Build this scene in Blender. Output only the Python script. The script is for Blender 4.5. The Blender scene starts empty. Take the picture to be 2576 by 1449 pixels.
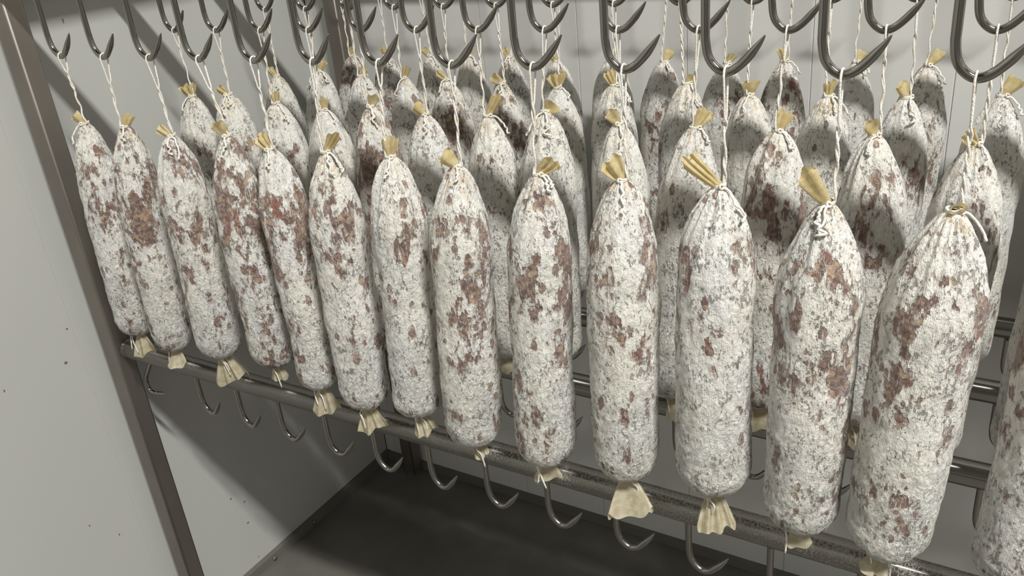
import bpy, math, random
import numpy as np
from mathutils import Matrix, Vector

# ------------------------------------------------------------------ camera
scene = bpy.context.scene
COL = scene.collection
CAM = np.array([1.441, 0.0, 1.428])
YAW, PITCH, ROLL, FPX = 0.5797, 0.4379, -0.1000, 2172.4
ca, sa = math.cos(YAW), math.sin(YAW)
f0 = np.array([-sa, ca, 0]); r0 = np.array([ca, sa, 0]); u0 = np.array([0, 0, 1.0])
FW = f0*math.cos(PITCH) - u0*math.sin(PITCH)
u1 = u0*math.cos(PITCH) + f0*math.sin(PITCH)
RT = r0*math.cos(ROLL) + u1*math.sin(ROLL)
UP = u1*math.cos(ROLL) - r0*math.sin(ROLL)
cd = bpy.data.cameras.new('camera')
cd.sensor_fit = 'HORIZONTAL'; cd.sensor_width = 36.0; cd.lens = FPX/2576*36
cd.clip_start = 0.02; cd.clip_end = 50
cam = bpy.data.objects.new('camera', cd); COL.objects.link(cam)
cam.matrix_world = Matrix(((RT[0], UP[0], -FW[0], CAM[0]), (RT[1], UP[1], -FW[1], CAM[1]),
                           (RT[2], UP[2], -FW[2], CAM[2]), (0, 0, 0, 1)))
scene.camera = cam

# ------------------------------------------------------------------ light and exposure
w = bpy.data.worlds.new('world'); scene.world = w; w.use_nodes = True
w.node_tree.nodes['Background'].inputs[0].default_value = (0.5, 0.5, 0.48, 1)
w.node_tree.nodes['Background'].inputs[1].default_value = 0.0
LAMP = (3.55, -0.93, 4.60)
ld = bpy.data.lights.new('ceiling_lamp_light', 'AREA'); ld.shape = 'RECTANGLE'; ld.size = 1.25; ld.size_y = 0.17
ld.energy = 390; ld.color = (1.0, 0.992, 0.95)
lo = bpy.data.objects.new('ceiling_lamp_light', ld); COL.objects.link(lo); lo.location = LAMP
vs = scene.view_settings
vs.view_transform = 'Standard'; vs.look = 'None'; vs.gamma = 1; vs.use_curve_mapping = False
vs.exposure = 0.0

# ------------------------------------------------------------------ helpers
def V(*a): return np.array(a, float)

class MB:
    def __init__(s): s.v = []; s.f = []; s.n = 0; s.fs = []
    def add(s, verts, faces):
        verts = np.asarray(verts, float)
        s.v.append(verts); s.f += [tuple(int(i)+s.n for i in f) for f in faces]; s.n += len(verts)
    def box(s, x0, x1, y0, y1, z0, z1):
        s.add([(x, y, z) for x in (x0, x1) for y in (y0, y1) for z in (z0, z1)],
              [(0, 1, 3, 2), (4, 6, 7, 5), (0, 4, 5, 1), (2, 3, 7, 6), (0, 2, 6, 4), (1, 5, 7, 3)])
    def tube(s, path, rad, seg=12, cap=True):
        P = np.asarray(path, float); n = len(P)
        rad = np.full(n, rad) if np.isscalar(rad) else np.asarray(rad, float)
        T = np.gradient(P, axis=0); T /= np.linalg.norm(T, axis=1)[:, None] + 1e-12
        ref = V(0, 0, 1) if abs(T[0][2]) < .9 else V(0, 1, 0)
        N = np.cross(T[0], ref); N /= np.linalg.norm(N)
        vs_ = []
        a = np.arange(seg)*2*math.pi/seg
        for i in range(n):
            N = N - T[i]*(N@T[i]); N /= np.linalg.norm(N) + 1e-12
            B = np.cross(T[i], N)
            vs_.append(P[i] + rad[i]*(np.cos(a)[:, None]*N + np.sin(a)[:, None]*B))
        fc = []
        for i in range(n-1):
            for j in range(seg):
                k = (j+1) % seg
                fc.append((i*seg+j, i*seg+k, (i+1)*seg+k, (i+1)*seg+j))
        if cap:
            fc.append(tuple(range(seg))[::-1]); fc.append(tuple(range((n-1)*seg, n*seg)))
        s.add(np.concatenate(vs_), fc)
    def mesh(s, name, smooth=True):
        me = bpy.data.meshes.new(name)
        me.from_pydata([tuple(p) for p in np.concatenate(s.v)], [], s.f); me.update()
        if smooth: me.polygons.foreach_set('use_smooth', [True]*len(me.polygons))
        return me

def grid_mesh(name, P, wrap=True):
    """P: (rows, cols, 3) array -> smooth quad mesh, closed round the columns."""
    M, N = P.shape[:2]
    me = bpy.data.meshes.new(name)
    j = np.arange(N if wrap else N-1); k = (j+1) % N
    q = []
    i = np.arange(M-1)[:, None]
    quads = np.stack([i*N+j, i*N+k, (i+1)*N+k, (i+1)*N+j], -1).reshape(-1, 4)
    me.vertices.add(M*N); me.vertices.foreach_set('co', P.reshape(-1).astype(np.float32))
    nf = len(quads)
    me.loops.add(nf*4); me.loops.foreach_set('vertex_index', quads.reshape(-1).astype(np.int32))
    me.polygons.add(nf); me.polygons.foreach_set('loop_start', np.arange(0, nf*4, 4, dtype=np.int32))
    me.polygons.foreach_set('use_smooth', np.ones(nf, bool))
    me.update(calc_edges=True); me.validate()
    return me

def link(name, me, mat=None, parent=None, loc=(0, 0, 0), rot=(0, 0, 0)):
    o = bpy.data.objects.new(name, me); COL.objects.link(o)
    if mat is not None and not me.materials: me.materials.append(mat)
    o.location = loc; o.rotation_euler = rot
    if parent is not None: o.parent = parent
    return o

def empty(name, loc, label, cat, group=None):
    o = bpy.data.objects.new(name, None); COL.objects.link(o); o.location = loc
    o.empty_display_size = 0.02
    o['label'] = label; o['category'] = cat
    if group: o['group'] = group
    return o

_rng = np.random.default_rng(7)
_perm = np.tile(_rng.permutation(256), 3)
_g = _rng.normal(size=(256, 3)); _g /= np.linalg.norm(_g, axis=1)[:, None]
def noise3(p):
    pi = np.floor(p).astype(int); pf = p - pi; u = pf*pf*pf*(pf*(pf*6-15)+10)
    pi &= 255; out = 0
    for dx in (0, 1):
        for dy in (0, 1):
            for dz in (0, 1):
                h = _perm[_perm[_perm[pi[..., 0]+dx]+pi[..., 1]+dy]+pi[..., 2]+dz]
                d = pf - np.array([dx, dy, dz])
                wt = ((u[..., 0] if dx else 1-u[..., 0])*(u[..., 1] if dy else 1-u[..., 1])*(u[..., 2] if dz else 1-u[..., 2]))
                out = out + wt*(_g[h]*d).sum(-1)
    return out*1.5

def bez(pts, n=24):
    """smooth curve (Catmull-Rom) through the points"""
    p = np.asarray(pts, float); p = np.vstack([2*p[0]-p[1], p, 2*p[-1]-p[-2]]); out = []
    for i in range(1, len(p)-2):
        t = np.linspace(0, 1, n, endpoint=False)[:, None]
        a, b, c, d = p[i-1], p[i], p[i+1], p[i+2]
        out.append(.5*((2*b)+(-a+c)*t+(2*a-5*b+4*c-d)*t*t+(-a+3*b-3*c+d)*t**3))
    return np.vstack(out+[p[-2][None]])

# ------------------------------------------------------------------ materials
class NT:
    def __init__(s, name):
        s.m = bpy.data.materials.new(name); s.m.use_nodes = True
        s.t = s.m.node_tree; s.t.nodes.clear()
        s.out = s.t.nodes.new('ShaderNodeOutputMaterial')
    def n(s, typ, **kw):
        nd = s.t.nodes.new(typ)
        for k, v in kw.items():
            if k.startswith('i_'): s.set(nd, k[2:], v)
            else: setattr(nd, k, v)
        return nd
    def set(s, nd, key, v):
        key = int(key) if key.isdigit() else key.replace('_', ' ')
        sock = nd.inputs[key]
        if hasattr(v, 'is_output') or isinstance(v, bpy.types.NodeSocket): s.t.links.new(v, sock)
        else: sock.default_value = v
    def math(s, op, a, b=0.0, clamp=False):
        nd = s.n('ShaderNodeMath', operation=op, use_clamp=clamp); s.set(nd, '0', a); s.set(nd, '1', b)
        return nd.outputs[0]
    def mix(s, fac, a, b):
        nd = s.n('ShaderNodeMix', data_type='RGBA')
        for idx, v in ((0, fac), (6, a), (7, b)):
            if isinstance(v, bpy.types.NodeSocket): s.t.links.new(v, nd.inputs[idx])
            else: nd.inputs[idx].default_value = v
        return nd.outputs[2]
    def noise(s, vec, scale, detail=3, rough=.5, dist=0.0):
        nd = s.n('ShaderNodeTexNoise'); s.set(nd, 'Vector', vec); nd.inputs['Scale'].default_value = scale
        nd.inputs['Detail'].default_value = detail; nd.inputs['Roughness'].default_value = rough
        nd.inputs['Distortion'].default_value = dist
        return nd.outputs['Fac']
    def ramp(s, v, lo_, hi, a=0.0, b=1.0):
        nd = s.n('ShaderNodeMapRange', interpolation_type='SMOOTHSTEP', clamp=True)
        for k, x in (('Value', v), ('From Min', lo_), ('From Max', hi), ('To Min', a), ('To Max', b)):
            sock = nd.inputs[k]
            if isinstance(x, bpy.types.NodeSocket): s.t.links.new(x, sock)
            else: sock.default_value = x
        return nd.outputs[0]
    def vscale(s, vec, x, y, z):
        nd = s.n('ShaderNodeVectorMath', operation='MULTIPLY'); s.set(nd, '0', vec)
        nd.inputs[1].default_value = (x, y, z); return nd.outputs[0]
    def vadd(s, vec, v2):
        nd = s.n('ShaderNodeVectorMath', operation='ADD'); s.set(nd, '0', vec); s.set(nd, '1', v2); return nd.outputs[0]
    def bump(s, h, dist, strength=1.0, normal=None):
        nd = s.n('ShaderNodeBump'); s.set(nd, 'Height', h); nd.inputs['Distance'].default_value = dist
        nd.inputs['Strength'].default_value = strength
        if normal is not None: s.set(nd, 'Normal', normal)
        return nd.outputs[0]
    def bsdf(s, color, rough, metallic=0.0, normal=None, spec=.5, **kw):
        nd = s.n('ShaderNodeBsdfPrincipled')
        s.set(nd, 'Base Color', color); s.set(nd, 'Roughness', rough); s.set(nd, 'Metallic', metallic)
        s.set(nd, 'Specular IOR Level', spec)
        if normal is not None: s.set(nd, 'Normal', normal)
        return nd
    def done(s, nd):
        s.t.links.new(nd.outputs[0], s.out.inputs['Surface']); return s.m
    def oattr(s, name):
        return s.n('ShaderNodeAttribute', attribute_type='OBJECT', attribute_name=name).outputs['Fac']
    def obj(s): return s.n('ShaderNodeTexCoord').outputs['Object']
    def geo(s): return s.n('ShaderNodeNewGeometry').outputs['Position']

def m_salami():
    t = NT('moulded_salami_casing')
    p = t.obj(); seed = t.oattr('seed'); bare = t.oattr('bare'); grey = t.oattr('speckle')
    sx = t.n('ShaderNodeSeparateXYZ'); t.set(sx, 'Vector', p); z = sx.outputs[2]
    off = t.n('ShaderNodeCombineXYZ'); t.set(off, '0', seed); t.set(off, '1', t.math('MULTIPLY', seed, 1.7)); t.set(off, '2', t.math('MULTIPLY', seed, .31))
    q = t.vadd(p, off.outputs[0])
    qv = t.vscale(q, 1, 1, .55)           # drawn out up and down
    qs = t.vscale(q, 1, 1, .22)
    # height along the salami: 0 at the bottom, 1 at the knot
    h = t.math('DIVIDE', z, .375)
    shoulder = t.math('MULTIPLY', t.ramp(h, .38, .66), t.ramp(h, .97, .80))
    low = t.ramp(h, .55, .05)
    # bare patches where the sausage shows through the mould
    big = t.noise(qv, 34, 2, .5, .3)
    med = t.noise(qv, 105, 3, .55, .5)
    fine = t.noise(qs, 420, 3, .6)
    s1 = t.math('ADD', t.math('MULTIPLY', big, .55), t.math('MULTIPLY', med, .45))
    s1 = t.math('ADD', s1, t.math('MULTIPLY', t.math('SUBTRACT', fine, .5), .16))
    s1 = t.math('ADD', s1, t.math('MULTIPLY', shoulder, .06))
    s1 = t.math('ADD', s1, t.math('MULTIPLY', bare, .085))
    patch = t.ramp(s1, .620, .668)
    halo = t.math('MULTIPLY', t.ramp(s1, .565, .640), .55)
    # small flecks
    vor = t.n('ShaderNodeTexVoronoi', feature='F1'); t.set(vor, 'Vector', t.vadd(t.vscale(qv, 1, 1, 1), t.vscale(t.n('ShaderNodeTexNoise', i_Scale=240.0, i_Vector=q).outputs['Color'], .004, .004, .006)))
    vor.inputs['Scale'].default_value = 88; vor.inputs['Randomness'].default_value = 1
    vd = vor.outputs['Distance']; vc = t.n('ShaderNodeSeparateColor'); t.set(vc, 'Color', vor.outputs['Color'])
    keep = t.math('LESS_THAN', vc.outputs[0], t.math('ADD', .11, t.math('MULTIPLY', bare, .20)))
    rad = t.math('ADD', .16, t.math('MULTIPLY', vc.outputs[1], .30))
    chunk = t.math('MULTIPLY', keep, t.ramp(t.math('SUBTRACT', rad, vd), -.05, .045))
    chunk = t.math('MULTIPLY', chunk, t.ramp(fine, .30, .46))
    fl = t.noise(qv, 330, 3, .6, .4)
    area = t.noise(q, 55, 2)
    fleck = t.ramp(t.math('ADD', t.math('ADD', fl, t.math('MULTIPLY', t.math('SUBTRACT', area, .5), .60)), t.math('MULTIPLY', grey, .09)), .638, .700)
    streak = t.ramp(t.math('ADD', t.noise(t.vscale(q, 1, 1, .10), 520, 2, .6), t.math('MULTIPLY', t.ramp(h, .62, .95), .05)), .66, .72)
    # colours
    cn = t.noise(q, 160, 3)
    meat = t.mix(t.ramp(cn, .38, .62), (.165, .105, .088, 1), (.32, .22, .175, 1))
    fat = t.ramp(t.noise(q, 85, 2), .57, .62)
    meat = t.mix(t.math('MULTIPLY', fat, .9), meat, (.46, .33, .225, 1))
    red = t.math('MULTIPLY', t.ramp(t.noise(q, 28, 2), .56, .68), .7)
    meat = t.mix(red, meat, (.27, .10, .072, 1))
    wn = t.noise(qv, 18, 3)
    white = t.mix(t.ramp(wn, .35, .65), (.83, .805, .725, 1), (.81, .795, .765, 1))
    white = t.mix(t.math('MULTIPLY', t.ramp(t.noise(qv, 62, 4, .6, .4), .50, .68), .45), white, (.55, .525, .49, 1))
    white = t.mix(t.math('MULTIPLY', t.ramp(t.noise(qv, 150, 4, .65), .50, .75), .55), white, (.50, .47, .43, 1))
    neck = t.math('MULTIPLY', t.ramp(h, .91, 1.01), t.ramp(t.noise(t.vscale(q, 1, 1, .15), 160, 2), .46, .60))
    white = t.mix(t.math('MULTIPLY', neck, .62), white, (.64, .47, .26, 1))
    white = t.mix(t.math('MULTIPLY', halo, t.ramp(t.noise(qs, 300, 3, .6), .35, .6)), white, (.44, .375, .345, 1))
    greyc = t.mix(cn, (.13, .12, .108, 1), (.31, .285, .26, 1))
    col = t.mix(t.math('MULTIPLY', streak, .6), white, greyc)
    col = t.mix(t.math('MULTIPLY', fleck, .78), col, greyc)
    col = t.mix(t.math('MULTIPLY', chunk, .92), col, meat)
    film = t.ramp(t.noise(qs, 480, 3, .65), .52, .70)      # thin white film drawn over the bare places
    col = t.mix(t.math('MULTIPLY', patch, t.math('SUBTRACT', 1.0, t.math('MULTIPLY', film, .55))), col, meat)
    bareall = t.math('MAXIMUM', t.math('MAXIMUM', patch, chunk), t.math('MULTIPLY', fleck, .6))
    # relief: crumbly mould, finer and drawn out above, flaky below
    r1 = t.noise(t.vscale(q, 1, 1, .35), 300, 5, .62, .3)
    r2 = t.noise(t.vscale(q, 1, 1, .8), 150, 6, .66, 1.2)
    rel = t.math('ADD', t.math('MULTIPLY', r1, .42), t.math('MULTIPLY', t.math('MULTIPLY', r2, t.math('ADD', .55, low)), .9))
    rib = t.n('ShaderNodeTexWave', wave_type='BANDS', bands_direction='X', i_Scale=190.0, i_Distortion=3.0, i_Detail=2.0, i_Vector=q).outputs['Fac']
    rel = t.math('ADD', rel, t.math('MULTIPLY', rib, .03))
    rel = t.math('SUBTRACT', rel, t.math('MULTIPLY', bareall, .22))
    fl2 = t.noise(t.vscale(q, 1, 1, .6), 115, 4, .6, 1.0)
    rel = t.math('ADD', rel, t.math('MULTIPLY', fl2, t.math('ADD', .35, t.math('MULTIPLY', low, .5))))
    nrm = t.bump(rel, .0056, 1.0)
    ro = t.math('SUBTRACT', .88, t.math('MULTIPLY', patch, .45))
    b = t.bsdf(col, ro, 0, nrm, .35)
    b.inputs['Sheen Weight'].default_value = .15
    return t.done(b)

def m_casing(name, c1, c2, trans=.35):
    t = NT(name); p = t.obj(); sd = t.oattr('seed')
    off = t.n('ShaderNodeCombineXYZ'); t.set(off, '0', sd)
    q = t.vadd(p, off.outputs[0])
    n1 = t.noise(q, 130, 3); n2 = t.noise(t.vscale(q, 1, 1, .3), 380, 3)
    col = t.mix(t.ramp(n1, .35, .65), c1, c2)
    nrm = t.bump(n2, .0008, .6)
    b = t.bsdf(col, .36, 0, nrm, .5)
    tr = t.n('ShaderNodeBsdfTranslucent'); t.set(tr, 'Color', col)
    mx = t.n('ShaderNodeMixShader', i_0=trans); t.t.links.new(b.outputs[0], mx.inputs[1]); t.t.links.new(tr.outputs[0], mx.inputs[2])
    return t.done(mx)

def m_string():
    t = NT('cotton_string'); p = t.obj()
    n1 = t.noise(p, 90, 2); n2 = t.noise(t.vscale(p, 1, 1, .6), 900, 2)
    col = t.mix(t.ramp(n1, .35, .7), (.80, .79, .75, 1), (.76, .69, .58, 1))
    return t.done(t.bsdf(col, .9, 0, t.bump(n2, .0012, .9), .2))

def m_steel(name, base, rough, brush=(4, 400, 400), dust=0.0, aniso=0.0):
    t = NT(name); p = t.obj()
    n1 = t.noise(t.vscale(p, *brush), 1, 3); n2 = t.noise(p, 9, 3)
    col = t.mix(t.ramp(n2, .3, .7), tuple(c*.88 for c in base)+(1,), tuple(base)+(1,))
    ro = t.math('ADD', rough-.05, t.math('MULTIPLY', n1, .10))
    b = t.bsdf(col, ro, 1.0, t.bump(n1, .0002, .25), .5)
    if aniso:
        b.inputs['Anisotropic'].default_value = aniso; b.inputs['Anisotropic Rotation'].default_value = 0.25
        tg = t.n('ShaderNodeTangent', direction_type='RADIAL', axis='X'); t.set(b, 'Tangent', tg.outputs[0])
    if not dust: return t.done(b)
    # powdery mould that has settled on the metal, most on its upper side
    g = t.n('ShaderNodeNewGeometry'); sx = t.n('ShaderNodeSeparateXYZ'); t.set(sx, 'Vector', g.outputs['Normal'])
    px = t.n('ShaderNodeSeparateXYZ'); t.set(px, 'Vector', p)
    d1 = t.noise(t.vscale(p, 1, .7, .7), 520, 4, .75)
    d2 = t.noise(p, 14, 3)
    up = t.ramp(sx.outputs[2], -.5, .9, .0, .10)
    along = t.ramp(px.outputs[0], .1, 1.2, -.09, .05)
    k = t.ramp(t.math('ADD', t.math('ADD', t.math('ADD', d1, up), along), t.math('MULTIPLY', t.math('SUBTRACT', d2, .5), .25)), .60, .67)
    d = t.bsdf((.48, .46, .42, 1), .75, 0, t.bump(d1, .0007, 1.0), .4)
    mx = t.n('ShaderNodeMixShader'); t.t.links.new(t.math('MULTIPLY', k, dust), mx.inputs[0])
    t.t.links.new(b.outputs[0], mx.inputs[1]); t.t.links.new(d.outputs[0], mx.inputs[2])
    return t.done(mx)

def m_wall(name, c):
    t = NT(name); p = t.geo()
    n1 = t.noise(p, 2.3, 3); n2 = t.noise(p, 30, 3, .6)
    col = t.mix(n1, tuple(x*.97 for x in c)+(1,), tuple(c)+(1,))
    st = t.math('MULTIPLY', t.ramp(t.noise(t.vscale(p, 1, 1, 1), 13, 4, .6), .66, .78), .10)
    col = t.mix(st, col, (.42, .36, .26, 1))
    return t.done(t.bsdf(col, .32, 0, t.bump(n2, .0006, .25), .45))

def m_floor():
    t = NT('grey_resin_floor'); p = t.geo()
    n1 = t.noise(p, 5, 4, .6); n2 = t.noise(p, 160, 3, .6)
    col = t.mix(t.ramp(n1, .3, .7), (.125, .118, .105, 1), (.165, .155, .138, 1))
    return t.done(t.bsdf(col, .5, 0, t.bump(n2, .001, .3), .4))

def m_plain(name, c, rough=.5):
    t = NT(name); p = t.geo(); n1 = t.noise(p, 24, 3)
    return t.done(t.bsdf(t.mix(n1, tuple(x*.85 for x in c)+(1,), tuple(c)+(1,)), rough, 0, None, .4))

MAT_SAL = m_salami()
MAT_TOP = m_casing('amber_casing', (.68, .56, .29, 1), (.80, .70, .45, 1), .40)
MAT_BOT = m_casing('pale_casing', (.56, .49, .33, 1), (.68, .63, .49, 1), .42)
MAT_STR = m_string()
MAT_STEEL = m_steel('polished_steel', (.34, .33, .31), .34, (0, 0, 0), aniso=1.0)
MAT_HOOK = m_steel('hook_steel', (.30, .285, .26), .13, (0, 0, 0))
MAT_POST = m_steel('satin_steel_post', (.33, .302, .27), .55, (300, 300, 4))
MAT_DUST = m_steel('dusty_steel', (.30, .29, .27), .36, (0, 0, 0), .62, aniso=1.0)
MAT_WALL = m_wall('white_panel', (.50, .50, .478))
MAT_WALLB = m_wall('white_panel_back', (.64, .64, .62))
MAT_DIM = m_wall('dull_panel', (.22, .215, .205))
MAT_FLOOR = m_floor()
MAT_TRIM = m_plain('grey_trim', (.16, .15, .135))
MAT_SPOT = m_plain('brown_stain', (.22, .14, .07), .8)

# ------------------------------------------------------------------ the room
XR, YF, YB, ZC = 5.6, -3.2, 1.478, 4.8
def struct(name, x0, x1, y0, y1, z0, z1, mat, parent=None):
    b = MB(); b.box(x0, x1, y0, y1, z0, z1)
    o = link(name, b.mesh(name, False), mat, parent)
    if parent is None: o['kind'] = 'structure'
    return o
struct('floor', -.1, XR+.1, YF-.1, YB+.1, -.1, 0, MAT_FLOOR)
struct('ceiling', -.1, XR+.1, YF-.1, YB+.1, ZC, ZC+.1, MAT_DIM)
struct('wall_right', XR, XR+.1, YF-.1, YB+.1, 0, ZC, MAT_DIM)
struct('wall_front', 0, XR, YF-.1, YF, 0, ZC, MAT_DIM)
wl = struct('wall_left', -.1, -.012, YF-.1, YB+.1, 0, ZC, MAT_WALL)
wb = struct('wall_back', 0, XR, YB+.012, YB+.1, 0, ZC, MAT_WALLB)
def panel(name, along, a0, a1, mat, parent):
    """a wall board with softly rounded long edges, so that the joint beside it reads as a groove"""
    g, d, t_ = (.00005, .0002, .012) if along == 'y' else (.0003, .0007, .012)
    prof = [(a0+g, t_), (a0+g, d), (a0+g+.0012, 0), (a1-g-.0012, 0), (a1-g, d), (a1-g, t_)]
    v = []
    for z in (0.001, ZC-.001):
        for a, dd in prof: v.append((-dd, a, z) if along == 'y' else (a, YB+dd, z))
    k = len(prof)
    f = [(i, i+1, k+i+1, k+i) for i in range(k-1)]
    if along == 'y': f = [q[::-1] for q in f]
    b = MB(); b.add(v, f); return link(name, b.mesh(name, False), mat, parent)
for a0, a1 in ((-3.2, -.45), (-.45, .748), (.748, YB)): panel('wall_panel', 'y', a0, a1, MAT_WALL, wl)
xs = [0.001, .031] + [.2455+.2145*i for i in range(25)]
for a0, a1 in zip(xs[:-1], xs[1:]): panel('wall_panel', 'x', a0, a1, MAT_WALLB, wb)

bl = struct('baseboard_left', 0, .014, YF, YB, 0, .022, MAT_TRIM)
bb = struct('baseboard_back', .014, XR, YB-.012, YB, 0, .020, MAT_TRIM)
for y in (1.16, 1.02, .80):
    b = MB(); b.tube([(.0135, y, .011), (.018, y, .011)], .0055, 12); link('screw_head', b.mesh('screw_head'), MAT_TRIM, bl)

# little dark spots and drips on the left wall
def splash(y, z, ry, rz):
    b = MB(); n = 14; rr = random.Random(int(y*1000+z*77))
    P = [(0.0007, y, z)] + [(.0002, y+ry*math.cos(2*math.pi*i/n)*(.75+.5*rr.random()), z+rz*math.sin(2*math.pi*i/n)*(.75+.5*rr.random())) for i in range(n)]
    b.add(P, [(0, 1+i, 1+(i+1) % n) for i in range(n)])
    return link('wall_stain', b.mesh('wall_stain'), MAT_SPOT, wl)
for y, z, ry, rz in ((.737, .777, .0022, .0016), (.715, .719, .0032, .0025), (.601, .726, .0012, .0030), (.653, .393, .0012, .0028),
                     (.700, .334, .0014, .0026), (.986, .140, .0030, .0022), (.992, .197, .0025, .0018), (.960, .229, .0022, .0026),
                     (.904, 1.285, .0012, .0045), (.989, .036, .0020, .0016)):
    splash(y, z, ry, rz)

# ------------------------------------------------------------------ the rack
ROWY = [.7645+.2067*k for k in range(4)]          # the four hanging rails, front to back
LOWY = [.796+.2042*k for k in range(4)]
HX0, HZ = .192, 1.2565                            # first hook: where the string lies; centre line of the bend
RODR = .0041
rack = empty('drying_rack', (0, 0, 0), 'stainless steel drying rack with rows of butcher hooks standing beside the white wall', 'rack')

def rounded_post(x0, x1, y0, y1, z0, z1, r=.004, n=4):
    c = []
    for cx, cy, a0 in ((x1-r, y1-r, 0), (x0+r, y1-r, 90), (x0+r, y0+r, 180), (x1-r, y0+r, 270)):
        for i in range(n+1):
            a = math.radians(a0+90*i/n); c.append((cx+r*math.cos(a), cy+r*math.sin(a)))
    m = len(c); b = MB()
    b.add([(x, y, z) for z in (z0, z1) for x, y in c],
          [(i, (i+1) % m, m+(i+1) % m, m+i) for i in range(m)] + [tuple(range(m))[::-1], tuple(range(m, 2*m))])
    me = b.mesh('post', False)
    me.polygons.foreach_set('use_smooth', [len(p.vertices) == 4 and p.area < .02 for p in me.polygons])
    return me
XE = 2.36
for (x0, x1, y0, y1) in ((.033, .072, .770, .8035), (.096, .132, 1.430, 1.466), (XE-.04, XE, .770, .8035), (XE-.04, XE, 1.430, 1.466)):
    link('post', rounded_post(x0, x1, y0, y1, .004, 1.96), MAT_POST, rack)
    fb = MB(); fb.tube([(0, 0, 0), (0, 0, .006)], [.021, .017], 16)
    link('foot', fb.mesh('foot'), MAT_TRIM, rack, ((x0+x1)/2, (y0+y1)/2, 0))

def hook_mesh(top, tip=1.0):
    """J shaped butcher hook, its bend's centre line lowest at z = 0, string lying at x = 0"""
    pts = [(-.0190, 0, top), (-.0190, 0, top*.7), (-.0189, 0, .040), (-.0186, 0, .027), (-.0160, 0, .0135), (-.0095, 0, .0045), (-.001, 0, 0.0),
           (.0085, 0, .0028), (.0185*tip, 0, .0115), (.0285*tip, 0, .0232), (.0358*tip, 0, .0335)]
    P = bez(pts, 5); n = len(P)
    s = np.concatenate([[0], np.cumsum(np.linalg.norm(np.diff(P, axis=0), axis=1))]); L = s[-1]
    r = RODR*np.clip((L-s)/.021, 0, 1)**.62; r = np.maximum(r, .0003)
    b = MB(); b.tube(P, r, 14)
    b.tube([(-.0190, 0, top-.004), (-.0190, 0, top-.0015), (-.0190, 0, top+.001)], [RODR, RODR*1.35, RODR*1.8], 14, False)  # weld
    return b.mesh('hook')
HOOK_UP = hook_mesh(.108); HOOK_LOW = hook_mesh(.0745, .92)
HOOK_UP.materials.append(MAT_HOOK); HOOK_LOW.materials.append(MAT_HOOK)
HOOK_DUST = HOOK_LOW.copy(); HOOK_DUST.materials.clear(); HOOK_DUST.materials.append(m_steel('dusty_hook_steel', (.30, .29, .27), .28, (400, 400, 6), .55))

def rail_mesh(x0, x1):
    b = MB(); xs_ = np.linspace(x0, x1, 30)
    b.tube([(x, 0, 0) for x in xs_], .0168, 32)
    for x, d in ((x0, 1), (x1, -1)):
        b.tube([(x+d*.0005, 0, 0), (x+d*.003, 0, 0), (x+d*.0065, 0, 0)], [.0190, .0182, .0169], 32, False)   # weld bead
    return b.mesh('rail')
rng = random.Random(11)
for k in range(4):
    x0 = .0722 if k == 0 else (.1325 if k == 3 else .045)
    if k in (1, 2): x0 = .0712
    up = link('rail', rail_mesh(x0, XE-.04), MAT_STEEL, rack, (0, ROWY[k], HZ+.108+.0155))
    low = link('rail', rail_mesh(x0, XE-.04), MAT_DUST if k == 0 else MAT_STEEL, rack, (0, LOWY[k], .7205))
    for n in range(19):
        link('hook', HOOK_UP, None, up, (HX0+.1*n+rng.uniform(-.0015, .0015), 0, -(.108+.0155)), (0, 0, math.radians(rng.uniform(-4, 4))))
        ry = 0; rz, hx = rng.uniform(-6, 6), .1635+.1*n+rng.uniform(-.002, .002)
        if k == 0 and n == 0: rz, hx, ry = 0, .098, 38        # the bent first hook beside the post
        link('hook', HOOK_DUST if k == 0 and n > 4 else HOOK_LOW, None, low, (hx, 0, -(.0745+.0155) + (.006 if ry else 0)), (0, math.radians(ry), math.radians(rz)))
# cross bars that carry the middle rails, one at each end above and below
for z in (1.350, .7035):
    b = MB(); b.box(.034, .071, .8036, 1.424, z, z+.034)
    link('cross_bar', b.mesh('cross_bar', False), MAT_POST, rack)

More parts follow.
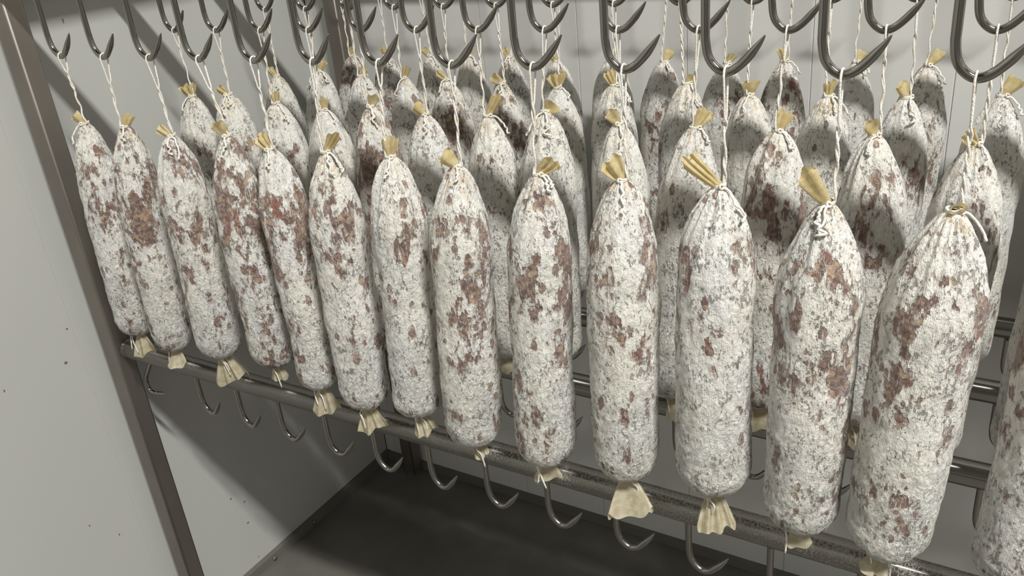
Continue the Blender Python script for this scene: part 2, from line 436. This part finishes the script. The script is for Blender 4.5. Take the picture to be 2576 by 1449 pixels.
# ------------------------------------------------------------------ salami
def body_mesh(R, L, seed, N, M, sharp, pleat):
    """hanging sausage: z = 0 at the lower tie, z = L at the upper tie"""
    rs = np.random.RandomState(seed)
    # more rows where the shape turns
    s = np.linspace(0, 1, M); s = s + .035*np.sin(2*math.pi*s)*-1*0
    s = np.concatenate([np.linspace(0, .30, int(M*.36), endpoint=False), np.linspace(.30, .86, int(M*.38), endpoint=False), np.linspace(.86, 1, M-int(M*.36)-int(M*.38))])
    x = np.clip(s/.285, 0, 1)
    r = .0052 + (R-.0052)*(1-(1-x)**2.0)**sharp
    lo_ = .882 + rs.uniform(-.012, .012)
    y = np.clip((s-lo_)/(1-lo_), 0, 1)
    cap = np.sqrt(np.clip(1-y**2.05, 0, 1))
    r = np.where(s > lo_, R*cap*(1-.0) + .004*y, r)
    r = r*(1 + .020*np.sin(2*math.pi*(s*1.1+rs.rand())) + .012*np.sin(2*math.pi*(s*2.6+rs.rand())))
    th = np.arange(N)*2*math.pi/N
    T, S = np.meshgrid(th, s); Rr = np.repeat(r[:, None], N, 1)
    # gathers: folds radiating from both ties
    fold = 0
    for _ in range(6):
        m = rs.randint(5, 19); fold = fold + rs.uniform(.5, 1)*(1-np.abs(np.sin(m*T/2 + rs.rand()*6.3 + .8*np.sin(S*9+rs.rand()*6)))*1.6)
    fold /= 3.2
    env = np.exp(-np.clip(S-.012, 0, 1)/.11)*np.clip(S/.02, 0, 1)
    env2 = np.exp(-np.clip(1-S, 0, 1)/.022)
    Rr = Rr*(1 + fold*(pleat*env + .12*env2))
    px = np.stack([np.cos(T)*R, np.sin(T)*R, S*L], -1) + rs.uniform(0, 50, 3)
    Rr = Rr + np.clip(S/.10, .15, 1)*(noise3(px*22)*.0022 + noise3(px*np.array([70, 70, 40]))*.0009 + noise3(px*np.array([230, 230, 110]))*.00042*(.5+S))
    if N > 80: Rr = Rr + np.clip(S/.10, .2, 1)*(noise3(px*np.array([480, 480, 300]))*.00030 + noise3(px*np.array([140, 140, 120]))*.0006)
    # slight bend of the whole sausage
    bx, by = rs.uniform(-.0028, .0028, 2); b = np.sin(math.pi*S)
    P = np.stack([np.cos(T)*Rr + bx*b, np.sin(T)*Rr + by*b, (1-S)*L], -1)
    me = grid_mesh('salami_body', P[::-1])
    me.materials.append(MAT_SAL); return me

def flap_mesh(name, L, wdt, seed, thick=.0035, neck=.0042, fan=1.0, mat=None, rag=.10):
    """gathered end of the casing: a flattened, pleated open tube that spreads from the tie"""
    rs = np.random.RandomState(seed); N, M = 56, 16
    a = np.arange(N)*2*math.pi/N; P = np.zeros((M, N, 3))
    k = rs.randint(1, 4); ph = rs.rand()*6.3
    edge = 1 + rag*(np.sin(3*a+rs.rand()*6)*.5 + np.sin(5*a+rs.rand()*6)*.5) - .10*rs.rand()*np.cos(a)
    curl = rs.uniform(-.35, .35)
    for i in range(M):
        t = i/(M-1); u = t**.8
        hw = neck + (wdt/2-neck)*u; ht = neck*(1-u)+thick*u
        x = np.cos(a)*hw
        ple = np.sin(k*math.pi*np.cos(a)+ph)*.0020*min(1, 2*t)*(.4+.6*t)*(wdt/.02)
        y = np.sin(a)*ht + ple + curl*t*t*L*.6
        z = t*L*edge*(1-.12*np.abs(np.cos(a))**2*fan)
        P[i] = np.stack([x, y, z], 1)
    me = grid_mesh(name, P); me.materials.append(mat); return me

def strand(p0, p1, n, wob, rs):
    t = np.linspace(0, 1, n)[:, None]
    return p0*(1-t)+p1*t + np.sin(t*math.pi)*rs.normal(size=(1, 3))*wob

def string_mesh(top, tie, seed, r=.00112):
    """loop of twine over the hook: two strands part at the rod and lie twisted together below"""
    rs = np.random.RandomState(seed); b = MB()
    meet = rs.uniform(.28, .55); n = 44
    for sgn in (-1, 1):
        pts = []
        for i in range(7):                      # over the rod
            a = math.pi/2*(i/6)
            pts.append(top + V(0, sgn*math.sin(a)*(RODR+r), (RODR+r)*math.cos(a) - 0))
        st = pts[-1]
        tw = rs.uniform(2.2, 4.5); ph = rs.rand()*6.3
        for i in range(1, n+1):
            t = i/n; c = top*(1-t) + tie*t
            k = min(1, t/meet); gap = (1-k)**1.3*(RODR+r) + r*1.02
            ang = math.pi/2*1 + max(0, t-meet*.7)*tw*2*math.pi
            c = c + V(math.cos(ang)*gap*sgn, math.sin(ang)*gap*sgn, 0) + V(math.sin(t*5+ph), math.cos(t*4+ph), 0)*.0003*math.sin(math.pi*t)
            c[2] -= (1-t)*0
            pts.append(c)
        b.tube(pts, r, 7)
    return b.mesh('hanging_string')

def knot_mesh(seed, R, ends=2, r=.00108):
    """turns of twine round the neck, a lump of a knot and loose ends on the shoulder (origin at the tie)"""
    rs = np.random.RandomState(seed); b = MB()
    pts = []
    for i in range(40):
        a = i/39*2*math.pi*2.1; pts.append((math.cos(a)*.0060, math.sin(a)*.0060, -.0012+.0022*i/39*1.6+.0006*math.sin(a+1)))
    b.tube(pts, r, 8)
    ka = rs.uniform(-2.2, -.6); kc = V(math.cos(ka)*.0068, math.sin(ka)*.0068, .001)
    q = [kc + V(math.cos(a)*.0021, math.sin(1.5*a)*.0015, math.sin(a)*.0021) for a in np.linspace(0, 4*math.pi, 22)]
    b.tube(q, r*1.05, 8)
    for e in range(ends):
        a = ka + rs.uniform(-1.0, 1.0); ln = rs.uniform(.016, .038)
        p = [kc]
        for i in range(1, 9):
            t = i/8; d = t*ln; xx = min(1, d*.82/.10); rr = .0068 + (R)*(1-(1-xx)**2)**.8*.98 + .0014*math.sin(t*3+e)
            aa = a + t*rs.uniform(-.25, .25)
            p.append(V(math.cos(aa)*rr, math.sin(aa)*rr, -d*.80+.001))
        P = bez(p, 3); rr_ = np.full(len(P), r*1.15); rr_[-4:] = r*np.array([1.2, 1.35, 1.45, 1.1])
        b.tube(P, rr_, 8)
    return b.mesh('knot')

def tail_string_mesh(seed, n, r=.0010):
    rs = np.random.RandomState(seed); b = MB()
    b.tube([(math.cos(a)*.0052, math.sin(a)*.0052, -.001+.0006*math.sin(2*a)) for a in np.linspace(0, 4.2*math.pi, 36)], r, 7)
    for e in range(n):
        a = rs.uniform(-2.6, -.5); ln = rs.uniform(.018, .034); o = rs.uniform(.004, .011)
        p = [(math.cos(a)*.0055, math.sin(a)*.0055, -.001), (math.cos(a)*(.006+o), math.sin(a)*(.006+o), -.004),
             (math.cos(a+.3)*(.008+o), math.sin(a+.3)*(.008+o), -.012), (math.cos(a+rs.uniform(0, .8))*(.009+o), math.sin(a+.5)*(.008+o), -.012-ln*.7)]
        b.tube(bez(p, 5), r, 7)
    return b.mesh('tail_string')

AX_R = V(RT[0], RT[1], 0); AX_R /= np.linalg.norm(AX_R); AX_F = V(-AX_R[1], AX_R[0], 0)

ORD = ['first', 'second', 'third', 'fourth', 'fifth', 'sixth', 'seventh', 'eighth', 'ninth', 'tenth', 'eleventh', 'twelfth', 'thirteenth', 'fourteenth']
def salami(row, n, xt, zt, xb, zb, R, ang, fl, fw, bare, speck, seed, tail, look, tk=1.0, lean=0.0):
    """row 0 is the front one; xt, zt = upper tie; xb, zb = lower tie; ang = tilt of the casing end, + to the right"""
    Y = ROWY[row]; front = row == 0
    top = V(xt, Y, zt); bot = V(xb, Y, zb); ax = top-bot; L = np.linalg.norm(ax)
    name = ['front row', 'second row', 'third row', 'back row'][row]
    root = empty('salami', tuple(bot), '%s, %s in the %s' % (look, ORD[n], name), 'salami', 'salami hanging in the ' + name)
    q = Vector(tuple(ax)).to_track_quat('Z', 'Y'); root.rotation_mode = 'QUATERNION'
    # keep the shape upright: tilt only
    tilt = math.atan2(ax[0], ax[2]); root.rotation_mode = 'XYZ'; root.rotation_euler = (0, tilt, 0)
    N, M = (112, 250) if front else ((80, 170) if row == 1 else (64, 130))
    bo = link('body', body_mesh(R, L, seed, N, M, .86 + .08*math.sin(seed*1.7), .30), None, root)
    bo['seed'] = float((seed*7.31) % 40); bo['bare'] = bare; bo['speckle'] = speck
    # casing end above the tie
    cm = flap_mesh('casing_end', fl, fw, seed+1, mat=MAT_TOP, thick=.0032 if fw < .02 else .004, rag=.08)
    a = math.radians(ang)
    d = AX_R*math.sin(a) + V(0, 0, math.cos(a)) - AX_F*(.25+lean)
    dv = Vector(tuple(d)).normalized(); yv = Vector(tuple(-AX_F)); yv = (yv-dv*yv.dot(dv)).normalized(); xv = yv.cross(dv)
    Mx = Matrix((xv, yv, dv)).transposed()
    RI = Matrix.Rotation(-tilt, 3, 'Y')
    ce = link('casing_end', cm, None, root, (0, 0, L-.001)); ce.rotation_euler = (RI @ Mx).to_euler(); ce['seed'] = float(seed % 13)
    # casing end below
    tl, tw_ = tk*(.042+.004*math.sin(seed)), tk*(.044+.005*math.cos(seed*2.1))
    bm = flap_mesh('lower_casing_end', tl, tw_, seed+2, thick=.006, mat=MAT_BOT, rag=.12)
    d2 = AX_R*math.sin(math.radians(tail)) - V(0, 0, 1) - AX_F*.22
    dv = Vector(tuple(d2)).normalized(); yv = Vector(tuple(-AX_F)); yv = (yv-dv*yv.dot(dv)).normalized(); xv = yv.cross(dv)
    be = link('lower_casing_end', bm, None, root, (0, 0, .002)); be.rotation_euler = (RI @ Matrix((xv, yv, dv)).transposed()).to_euler(); be['seed'] = float(seed % 17)
    be['label'] = 'pale flared casing end'
    link('tail_string', tail_string_mesh(seed+3, 1 + seed % 2), MAT_STR, be if False else root, (0, 0, .002))
    # knot and hanging string
    kn = link('knot', knot_mesh(seed+4, R, 1 if seed % 3 else 2), MAT_STR, root, (0, 0, L)); kn.rotation_euler = (0, 0, YAW)
    hx = HX0 + .1*n
    t2 = RI @ Vector((hx-bot[0], 0, HZ-bot[2])); tie = Vector((0, 0, L-.0005))
    side = RI @ Vector(tuple(AX_R*(-.0045 if ang > 0 else .0045) - AX_F*.004))
    link('hanging_string', string_mesh(np.array(t2), np.array(tie+side), seed+5), MAT_STR, root)
    return root

D = .03
# front row: knot x, knot z, lower end x, z, radius, casing tilt, length, width, bareness, speckle, tail tilt, look
FRONT = [
 (.169, 1.126, .145, .752, .0335, -35, .020, .018, .25, .3, 5, 'slim pale salami with short amber casing tip tilted left'),
 (.267, 1.127, .233, .740, .0325, 32, .020, .017, .78, .3, 0, 'brown-patched salami with its casing tip tucked right of the string'),
 (.365, 1.119, .352, .753, .0350, -42, .021, .017, .55, .5, 8, 'white salami with scattered brown patches and wide pale lower frill'),
 (.480, 1.126, .472, .762, .0345, -18, .024, .021, 1.05, .5, 0, 'darkest brown blotched salami with crumpled amber casing end'),
 (.558, 1.113, .561, .744, .0330, -32, .022, .025, .62, .5, 0, 'brown-spotted salami with fan shaped amber casing end'),
 (.656, 1.117, .645, .732, .0362, 36, .032, .016, .42, .5, 5, 'spotted salami with long amber casing tube leaning right'),
 (.758, 1.118, .740, .746, .0350, 8, .024, .022, .25, .4, 12, 'whitish salami with one glossy brown patch and looped string ends'),
 (.853, 1.114, .828, .723, .0375, -36, .024, .021, .55, .4, 20, 'brown-patched salami with frayed string on its left shoulder'),
 (.959, 1.114, .937, .726, .0372, 48, .026, .021, .55, .5, 0, 'pale salami with a tan patch and casing tip leaning right'),
 (1.056, 1.116, 1.048, .737, .0382, -28, .026, .026, .40, .5, 0, 'evenly spotted white salami with bow shaped pale lower casing'),
 (1.157, 1.119, 1.155, .751, .0395, -45, .044, .018, .02, .5, 0, 'nearly all white salami with long amber casing tube leaning left'),
 (1.257, 1.112, 1.250, .733, .0398, -36, .044, .020, .55, .6, -4, 'stout salami with brown shoulder patches and flat amber casing strip'),
 (1.359, 1.116, 1.336, .731, .0425, 0, .013, .013, .45, .5, -30, 'largest salami in view with a stubby rolled casing end'),
 (1.465, 1.116, 1.452, .735, .0400, 20, .020, .018, .75, .5, 0, 'reddish brown salami cut off by the right edge'),
]
TAILS = [.95, .85, 1.15, .6, 1.1, 1.0, .75, .6, .8, 1.15, 1.1, .7, .7, 1]
for n, (xt, zt, xb, zb, R, ang, fl, fw, bare, sp, tail, look) in enumerate(FRONT):
    salami(0, n, xt+D, zt+D, xb+D, zb+D+.007, R, ang, fl, fw, bare, sp, 101+n*17, tail, look, tk=TAILS[n], lean=1.6 if n == 12 else 0)
LOOKS = {
 1: ['cream salami with a wide split casing fan', 'cream salami with casing tip bent left', 'cream salami with upright amber casing tip', 'cream salami with a loose white string end on the left',
     'dark mottled salami with casing tip right of its string', 'cream salami with casing tip left and short frayed string end', 'cream salami with long amber casing tube and curled string',
     'cream salami with flattened casing fan and hanging string end', 'cream salami with small casing tip left of the string', 'cream salami with casing tip leaning right',
     'mottled salami with a reddish patch below its shoulder', 'cream salami with a string end sticking out right', 'grey-speckled salami with a thick string end right'],
 2: ['shaded salami with a thin casing tip', 'grey-white salami with casing tip right of a long string end', 'grey-white salami behind a double string', 'grey-white salami with looped string on its shoulder',
     'dark streaked salami half hidden by a string', 'grey-white salami with split casing tip and dark spot', 'cream salami with broad casing fan', 'grey-white salami with pale casing tip left',
     'cream salami with narrow casing tip', 'cream salami with spread casing end', 'grey salami with upright casing tip', 'cream salami with broad shoulder and casing tip left', 'cream salami with large casing tip right'],
 3: ['purplish mottled salami by the corner post', 'mottled salami with an orange casing tip', 'grey salami with bent casing tip', 'grey salami with upright casing tip', 'grey salami with small brown casing tip',
     'brownish salami with dark casing tip', 'grey salami with tiny casing tip', 'speckled salami with casing tip right', 'grey salami hidden behind a hook', 'purplish grey salami with folded casing tip',
     'grey-white salami partly behind a hook tip', 'speckled salami alone against the bright wall']}
ROWS = {
 1: ([.166, .257, .363, .463, .559, .657, .764, .855, .958, 1.058, 1.156, 1.259, 1.357],
     [1.118, 1.124, 1.114, 1.108, 1.118, 1.110, 1.114, 1.124, 1.113, 1.114, 1.116, 1.117, 1.114],
     [(-8, .022, .034), (-40, .021, .015), (4, .019, .018), (12, .019, .018), (26, .021, .018), (-35, .021, .018), (30, .034, .016), (50, .016, .026), (-30, .023, .018), (36, .025, .022), (20, .023, .021), (-28, .022, .017), (-48, .020, .020)]),
 2: ([.156, .268, .366, .463, .551, .660, .761, .857, .970, 1.061, 1.165, 1.260, 1.366],
     [1.106, 1.119, 1.112, 1.111, 1.111, 1.108, 1.104, 1.111, 1.117, 1.104, 1.106, 1.108, 1.114],
     [(-30, .02, .014), (36, .022, .016), (36, .02, .015), (20, .022, .016), (-40, .022, .014), (-44, .022, .018), (-4, .024, .034), (-20, .023, .019), (30, .016, .010), (2, .021, .028), (4, .022, .019), (-24, .022, .018), (36, .026, .024)]),
 3: ([.168, .257, .366, .459, .549, .648, .756, .853, .962, 1.053, 1.160, 1.259],
     [1.103, 1.104, 1.106, 1.107, 1.107, 1.100, 1.106, 1.103, 1.103, 1.107, 1.108, 1.105],
     [(14, .02, .016), (-12, .02, .014), (-30, .02, .015), (22, .018, .014), (-25, .018, .013), (-35, .018, .013), (0, .015, .013), (36, .022, .018), (30, .018, .016), (-14, .022, .016), (34, .018, .018), (36, .026, .020)]),
}
KNOWN = {(1, 0): (.164, .746), (1, 9): (1.027, .732), (1, 10): (1.146, .745), (1, 11): (1.271, .752), (2, 6): (.763, .751)}
BARE = {(1, 4): 1.0, (1, 10): .55, (1, 12): .1, (2, 4): .9, (2, 5): .35, (3, 0): .9, (3, 1): .5, (3, 9): .6, (3, 7): .2}
for row in (1, 2, 3):
    X, Z, FL = ROWS[row]; rr = random.Random(40+row)
    for n in range(len(X)):
        xb = X[n]+rr.uniform(-.018, .012); zb = Z[n]-rr.uniform(.366, .385)
        if (row, n) in KNOWN: xb, zb = KNOWN[(row, n)]
        ang, fl, fw = FL[n]
        salami(row, n, X[n]+D, Z[n]+D, xb+D, zb+D, rr.uniform(.0365, .0395), ang, fl, fw,
               BARE.get((row, n), rr.uniform(-.55, -.05)), rr.uniform(.15, .75), 500+row*300+n*19, rr.uniform(-25, 25), LOOKS[row][n], tk=rr.uniform(.7, 1.0))

# the same rows run on to the right, out of the photograph, and shade the wall behind
proto = {}
for row in (0, 1, 2, 3):
    src = [o for o in bpy.data.objects if o.get('group') == 'salami hanging in the ' + ['front row', 'second row', 'third row', 'back row'][row]]
    src.sort(key=lambda o: o.location.x)
    for i, n in enumerate(range(14 if row == 0 else 13, 19)):
        a = src[(i*3+2) % 11]
        k = round((a.location.x-HX0)/.1)
        c = a.copy(); COL.objects.link(c); c.location.x += .1*(n-k)
        c['label'] = 'white moulded salami farther along the rack, outside the right edge'
        c['group'] = 'salami beyond the right edge'
        for ch in a.children:
            d = ch.copy(); COL.objects.link(d); d.parent = c
